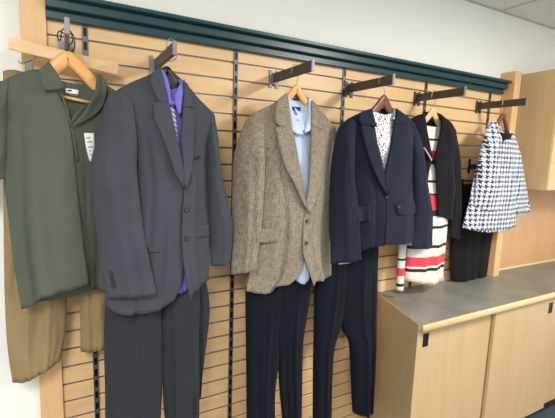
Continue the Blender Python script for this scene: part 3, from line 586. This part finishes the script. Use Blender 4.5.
s2 = pillow('sleeve', [(413, 126, .0), (413, 150, .02), (413.2, 180, .025), (414, 212, .02), (412, 248, .015)], [(417, 130, -.015), (420.5, 139, -.02), (424.8, 178, -.02), (431, 212, -.02), (432.3, 244.6, -.02)], [(415, 126, 0)], [(422, 247.5)], Y, M['navy'], t, .035, .03, 0, folds([(.5, .1, .12, .006, .1, .4)], .003, 5, 47), 'nsr', 20, 40, top=.3, tmin=.04, bot=.35)
drape('lapel', [(360.5, 126.5), (364, 142), (370, 162), (378, 180), (386.5, 195)], [(368, 122), (378.3, 148), (383.2, 171), (386, 183), (387.6, 195.5)], [(364, 124)], [], ['nL'], .006, .009, M['navy'], t, 10, 28, lift=(.010, 0))
drape('lapel', [(393.5, 125), (390, 149), (385, 171), (384.5, 184), (385, 194)], [(409, 128), (405, 146), (400, 164), (393, 182), (387, 196)], [(401, 125)], [], ['nR'], .006, .009, M['navy'], t, 10, 28, lift=(0, .010))
drape('collar', [(371, 108.5), (361, 112.5), (359, 120), (362, 125.5)], [(372, 110), (374, 118), (375, 122), (376.5, 127)], [], [(370, 125)], ['nL'], .010, .007, M['navy'], t, 8, 14, lift=(.010, 0))
drape('collar', [(396.5, 108.5), (395.5, 115), (394.5, 119), (393.5, 124.5)], [(402, 112.5), (406, 117), (408, 122), (406.5, 126)], [], [], ['nR'], .010, .006, M['navy'], t, 8, 12, lift=(0, .010))
drape('pocket_flap', [(357, 207), (357.5, 222)], [(369.5, 206), (370, 220.5)], [], [], ['nL', 'nsl'], .004, .004, M['navy'], t, 8, 6)
drape('pocket_flap', [(395, 204.5), (397.5, 215)], [(414, 201.5), (416, 213)], [], [(407, 215)], ['nR'], .005, .004, M['navy'], t, 10, 6)
button(386.3, 196.5, ['nR'], M['button'], t, .009); button(362.5, 212.5, ['nL', 'nsl'], M['chrome'], t, .004, 'pocket_stud', .008); button(397.8, 206.8, ['nR'], M['chrome'], t, .004, 'pocket_stud', .010)
cf = panel('cuff_lining', [(338, 263.2, .06), (338.3, 264.3, .06)], [(350, 262, .075), (350, 262.9, .075)], [], [], Y, M['greyed'], s1, 0, 0, None, None, 6, 3)

# ------------------------------------------------------------------ black jacket and striped dress
Y = -.125
zz = lambda px, py, Yv: at(px, py, Yv).z
p = at(433, 107.5, Y)
hanger('coat_hanger', p.x, Y, p.z-ZF, 1.763, M['pale'], 'pale wooden hanger inside the black jacket over the striped dress', h=.04)
Yf = Y-.04
W_, R_, K_ = (214, 208, 200), (214, 60, 76), (26, 24, 28)
bands = []
def band(px, y0, y1, c): bands.append((zz(px, y1, Yf), zz(px, y0, Yf), c))
band(434, 138.6, 140.8, K_); band(434, 150.8, 159.5, R_); band(434, 159.5, 164, K_)
band(431, 180, 182.5, K_); band(431, 193.3, 195, K_); band(431, 195, 210, R_); band(431, 210, 216, K_)
band(437, 225.3, 228, K_); band(437, 244, 247, K_); band(437, 255, 264, R_); band(437, 266, 269, K_)
M['dress'] = stripes('striped_knit', bands, W_)
M['dress2'] = stripes('striped_knit_fold', [(zz(399, 261.5, Yf), zz(399, 259.5, Yf), K_), (zz(399, 277, Yf), zz(399, 269, Yf), R_), (zz(399, 287.5, Yf), zz(399, 284.5, Yf), K_)], W_)
t = thing('dress', base(420, 285, Y), 'white knit dress with red and black horizontal stripes under the black jacket', 'dress')
fd = folds([(.3, .0, .06, .012, .5, .8), (.62, -.1, .07, .014, .5, .8), (.84, 0, .05, -.012, .5, .8)], .003, 5, 51)
pillow('dress_body', [(422, 125), (419, 150), (413, 200), (408, 240), (404.5, 280)], [(446, 126), (446, 150), (445, 185), (446.5, 217), (441.5, 277)], [(434, 127, .01)], [(417, 281), (430, 281.5), (436, 279)], Y, M['dress'], t, .05, .02, 0, fd, 'dr', top=.15)
pillow('skirt_fold', [(402, 230), (399, 250), (396.5, 290)], [(407, 232), (405, 255), (402.5, 290.5)], [], [], Y-.02, M['dress2'], t, .016, .015, 0, None, None, 12, 24)
t = thing('jacket', base(440, 236, Y), 'black open front jacket with wide lapels hung over the striped dress', 'jacket')
pillow('back_panel', [(407, 124), (410, 160), (412, 190), (414, 212)], [(455, 130), (457, 160), (458, 190), (459, 222)], [(424, 114), (433, 113, -.03), (442, 115)], [(440, 218)], Y, M['blackj'], t, .003, .035, -.014, None, 'bback', top=.1)
panel('front_panel', [(406, 123, .0), (408, 150, 0), (411, 180, 0), (414, 214, 0)], [(424.5, 113, .02), (426, 130, .05), (431, 158, .07), (428.5, 172, .068), (426.5, 190, .066), (425.5, 214, .062)], [(414, 117, .01)], [(420, 215, .04)], Y, M['blackj'], t, .022, 0, None, 'kL', 22, 40)
panel('front_panel', [(441.5, 115, .02), (441, 130, .05), (435, 160, .07), (435.5, 172, .073), (436.5, 190, .073), (438, 216.5, .068)], [(455.5, 130, .0), (457, 150, 0), (457.5, 190, 0), (458, 225, 0)], [(449, 122.5, .005)], [(446, 218.5, .04)], Y, M['blackj'], t, .03, 0, folds([(.5, 0, .12, .01, .3, .7)], .003, 5, 52), 'kR', 26, 44)
drape('lapel', [(409.5, 120), (413, 134), (420, 148), (430.5, 160)], [(424.5, 113.5), (426.5, 130), (429.5, 145), (432, 158)], [(417, 115.5)], [], ['kL'], .006, .009, M['blackj'], t, 10, 20, lift=(.010, 0))
drape('lapel', [(441.3, 115.5), (441, 130), (437.5, 146), (433.5, 163)], [(446, 119), (452, 141), (446, 150), (435.5, 165)], [], [], ['kR'], .008, .007, M['blackj'], t, 12, 20, lift=(0, .010))
drape('lapel_piping', [(423.5, 148), (427.5, 154), (431.3, 161)], [(424.3, 147.4), (428.2, 153.2), (432.1, 160)], [], [], ['kL'], .022, .003, M['pinkpipe'], t, 3, 12)
pillow('collar', [(423, 112), (424, 119)], [(442, 115), (443, 121)], [(433, 111.5, -.02)], [(434, 121.5, -.01)], Y+.005, M['blackj'], t, .012, .012, 0, None, None, 12, 10)
pillow('sleeve', [(451, 133, .01), (451.5, 160, .03), (451, 200, .03), (450.5, 236.5, .03)], [(456, 131, -.02), (458, 150, -.02), (459.5, 190, -.02), (460.5, 237, -.02)], [(454, 129, 0)], [(456, 239)], Y, M['blackj'], t, .03, .03, 0, folds([(.5, .1, .12, .006, .1, .4)], .003, 5, 53), 'ksr', 18, 40, top=.3, tmin=.04, bot=.35)
pillow('sleeve', [(404, 126, -.02), (401, 150, -.02), (403, 190, -.02), (406, 215, -.02)], [(411, 122, 0), (412, 150, .01), (413, 190, .01), (415, 213, .01)], [(407, 122)], [(411, 216)], Y, M['blackj'], t, .025, .03, 0, None, None, 16, 36, top=.3, tmin=.04, bot=.35)

# ------------------------------------------------------------------ black skirt
Y = -.05
p = at(470, 181, Y)
t = thing('skirt_hanger', (p.x, Y, p.z), 'black clip hanger holding the black skirt behind the houndstooth jacket', 'hanger')
W = lambda x, z: Vector((x, Y, z+ZF))
zr = p.z-ZF
tube('rod', [W(ARM2X-.19, zr), W(ARM2X+.19, zr)], .005, M['black'], t, 8, False)
tube('hook', [W(ARM2X, zr), W(ARM2X+.002, zr+.02), W(ARM2X+.014, -.46), W(ARM2X+.015, -.44), W(ARM2X+.010, -.424), W(ARM2X, -.4185), W(ARM2X-.010, -.424), W(ARM2X-.015, -.44), W(ARM2X-.015, -.455)], .0019, M['black'], t)
for sx in (-.13, .13): box('clip', (ARM2X+sx-.014, Y-.012, zr-.03+ZF), (ARM2X+sx+.014, Y+.012, zr+.012+ZF), M['black'], t, .003)
t = thing('skirt', base(470, 280, Y), 'plain black straight skirt hanging between the black jacket and houndstooth jacket', 'skirt')
pillow('skirt_body', [(453, 186), (451, 236), (450.3, 262), (451, 279)], [(497, 186), (496, 215), (491.5, 240), (486.5, 275)], [(470, 186)], [(458, 281), (470, 280), (478, 279)], Y, M['skirt'], t, .025, .012, 0, folds([(.3, 0, .06, .008, .2, .6), (.65, 0, .05, -.008, .2, .6)], .003, 5, 61), 'sk', top=.05)
pillow('waistband', [(453, 184), (452.8, 190)], [(497, 184), (497, 190)], [], [], Y, M['skirt'], t, .029, .013, 0, None, None, 20, 5, top=.01, tmin=1)

# ------------------------------------------------------------------ houndstooth jacket
Y = -.178
p = at(503.8, 112.8, Y)
hanger('coat_hanger', p.x, Y, p.z-ZF, 2.332, M['brown'], 'brown wooden hanger inside the houndstooth jacket', path=[(0, 0), (.018, -.01), (.045, -.05), (.07, -.09), (.10, -.13)], h=.028)
sh = thing('knit_top', base(508, 180, Y), 'black round neck top visible at the collar of the houndstooth jacket', 'top')
pillow('top_body', [(497, 131, .02), (494, 160, .01), (492, 200, .01)], [(513, 134, .0), (515, 160, 0), (514, 200, 0)], [(501, 132.5, .035), (506, 134.5, .03)], [(505, 202)], Y, M['blackj'], sh, .022, .01, 0, None, 'kt', 16, 24, top=.2)
t = thing('tweed_jacket', base(490, 227, Y), 'white and navy houndstooth jacket with fringed hem on brown hanger', 'jacket')
pillow('back_panel', [(487, 126), (480, 160), (472, 195), (464, 226)], [(513, 134), (516, 160), (516, 190), (515, 224)], [(495, 121, -.005), (503, 130, -.03), (510, 131, -.005)], [(490, 229)], Y, M['hound'], t, .003, .03, -.014, None, 'hback', top=.1)
panel('front_panel', [(487, 127.5, .0), (481, 147, .0), (473, 181.5, 0), (468.5, 203, 0), (462.4, 226, .0)], [(496.5, 121, .015), (499, 133, .04), (502, 141.5, .055), (502, 175, .06), (500, 205, .062), (498, 230, .06)], [(492, 123, .006)], [(474, 229, .03), (487, 230.5, .05)], Y, M['hound'], t, .02, 0, folds([(.45, 0, .07, -.007, .2, .6)], .004, 6, 71), 'hL', 26, 44)
panel('front_panel', [(512.5, 133, .012), (509.5, 139.5, .04), (503, 143, .057), (502.5, 175, .063), (500.5, 205, .065), (498.5, 230, .063)], [(514.5, 135, .01), (516, 155, .04), (516, 185, .045), (515, 225, .045)], [(513.3, 133, .01)], [(506, 229, .06)], Y, M['hound2'], t, .006, 0, folds([(.5, 0, .1, .007, .2, .6)], .003, 6, 72), 'hR', 22, 44)
pillow('sleeve', [(486, 128.5, .01), (482, 147, .015), (477, 175, .02), (474.5, 206, .03)], [(494, 133, .05), (497, 150, .06), (498, 178, .065), (498, 209.5, .07)], [(490, 125.5, .03)], [(486, 210.5, .05)], Y, M['hound'], t, .025, .03, 0, folds([(.5, .1, .15, .006, .1, .4)], .003, 6, 73), 'hsl', 20, 40, top=.3, tmin=.04, bot=.35)
pillow('sleeve', [(511, 134, .005), (512, 160, .02), (513.5, 190, .025), (516, 214.5, .03)], [(514.5, 134.5, -.0), (520.5, 160, .01), (526, 190, .015), (531, 210.5, .02)], [(513, 132.5, -.005)], [(525, 213.5)], Y, M['hound2'], t, .03, .03, 0, folds((), .003, 6, 74), 'hsr', 20, 40, top=.3, tmin=.04, bot=.35)
def fringe(name, a, b, n, Lz, par):
    vs, fs = [], []; rnd = random.Random(5)
    for k in range(n):
        c = a.lerp(b, (k+.5)/n)+Vector((0, -.002, 0)); w = .0022; dz = Lz*(.7+.5*rnd.random()); dx = (rnd.random()-.5)*.006; o = len(vs)
        for (x, y, z) in ((-w, -w, .004), (w, -w, .004), (w, w, .004), (-w, w, .004)): vs.append(c+Vector((x, y, z)))
        for (x, y) in ((-w, -w), (w, -w), (w, w), (-w, w)): vs.append(c+Vector((x*.6+dx, y*.6, -dz)))
        fs += [(o+i, o+(i+1) % 4, o+4+(i+1) % 4, o+4+i) for i in range(4)]+[(o, o+1, o+2, o+3), (o+4, o+5, o+6, o+7)]
    return mesh(name, vs, fs, M['hound'], par, smooth=False)
hp = pts([(462.6, 225.5, .002), (474, 228.5, .045), (487, 230, .066), (498, 229.5, .066), (506, 228.5, .066), (515, 224.5, .047)], Y, 0)
for i in range(5): fringe('hem_fringe', hp[i], hp[i+1], 18, .014, t)
hp = pts([(517, 214, .05), (525, 213, .045), (530.5, 210.5, .025)], Y, 0)
for i in range(2): fringe('cuff_fringe', hp[i], hp[i+1], 12, .012, t)

# ================================================================== LIGHT
def area(name, loc, size, power, col=(1, .97, .92), aim=None):
    l = bpy.data.lights.new(name, 'AREA'); l.shape = 'RECTANGLE'; l.size, l.size_y = size; l.energy = power; l.color = col
    o = bpy.data.objects.new(name, l); COL.objects.link(o); o.location = loc
    if aim: o.rotation_euler = (Vector(aim)-Vector(loc)).to_track_quat('-Z', 'Y').to_euler()
    return o
zc = Zc+ZF-.02
area('ceiling_lamp', (2.05, -1.9, zc), (.3, .6), 55)
area('ceiling_lamp', (-.7, -2.6, zc), (.6, 1.2), 75)
area('ceiling_lamp', (2.0, -3.8, zc), (.6, 1.2), 30)  # unseen lamp behind the camera, added as fill
w = bpy.data.worlds.new('room_light'); S.world = w; w.use_nodes = True
w.node_tree.nodes['Background'].inputs[0].default_value = (1, .985, .95, 1); w.node_tree.nodes['Background'].inputs[1].default_value = .95
vs_ = S.view_settings; vs_.view_transform = 'Standard'; vs_.look = 'None'; vs_.exposure = .52; vs_.gamma = 1; vs_.use_curve_mapping = False
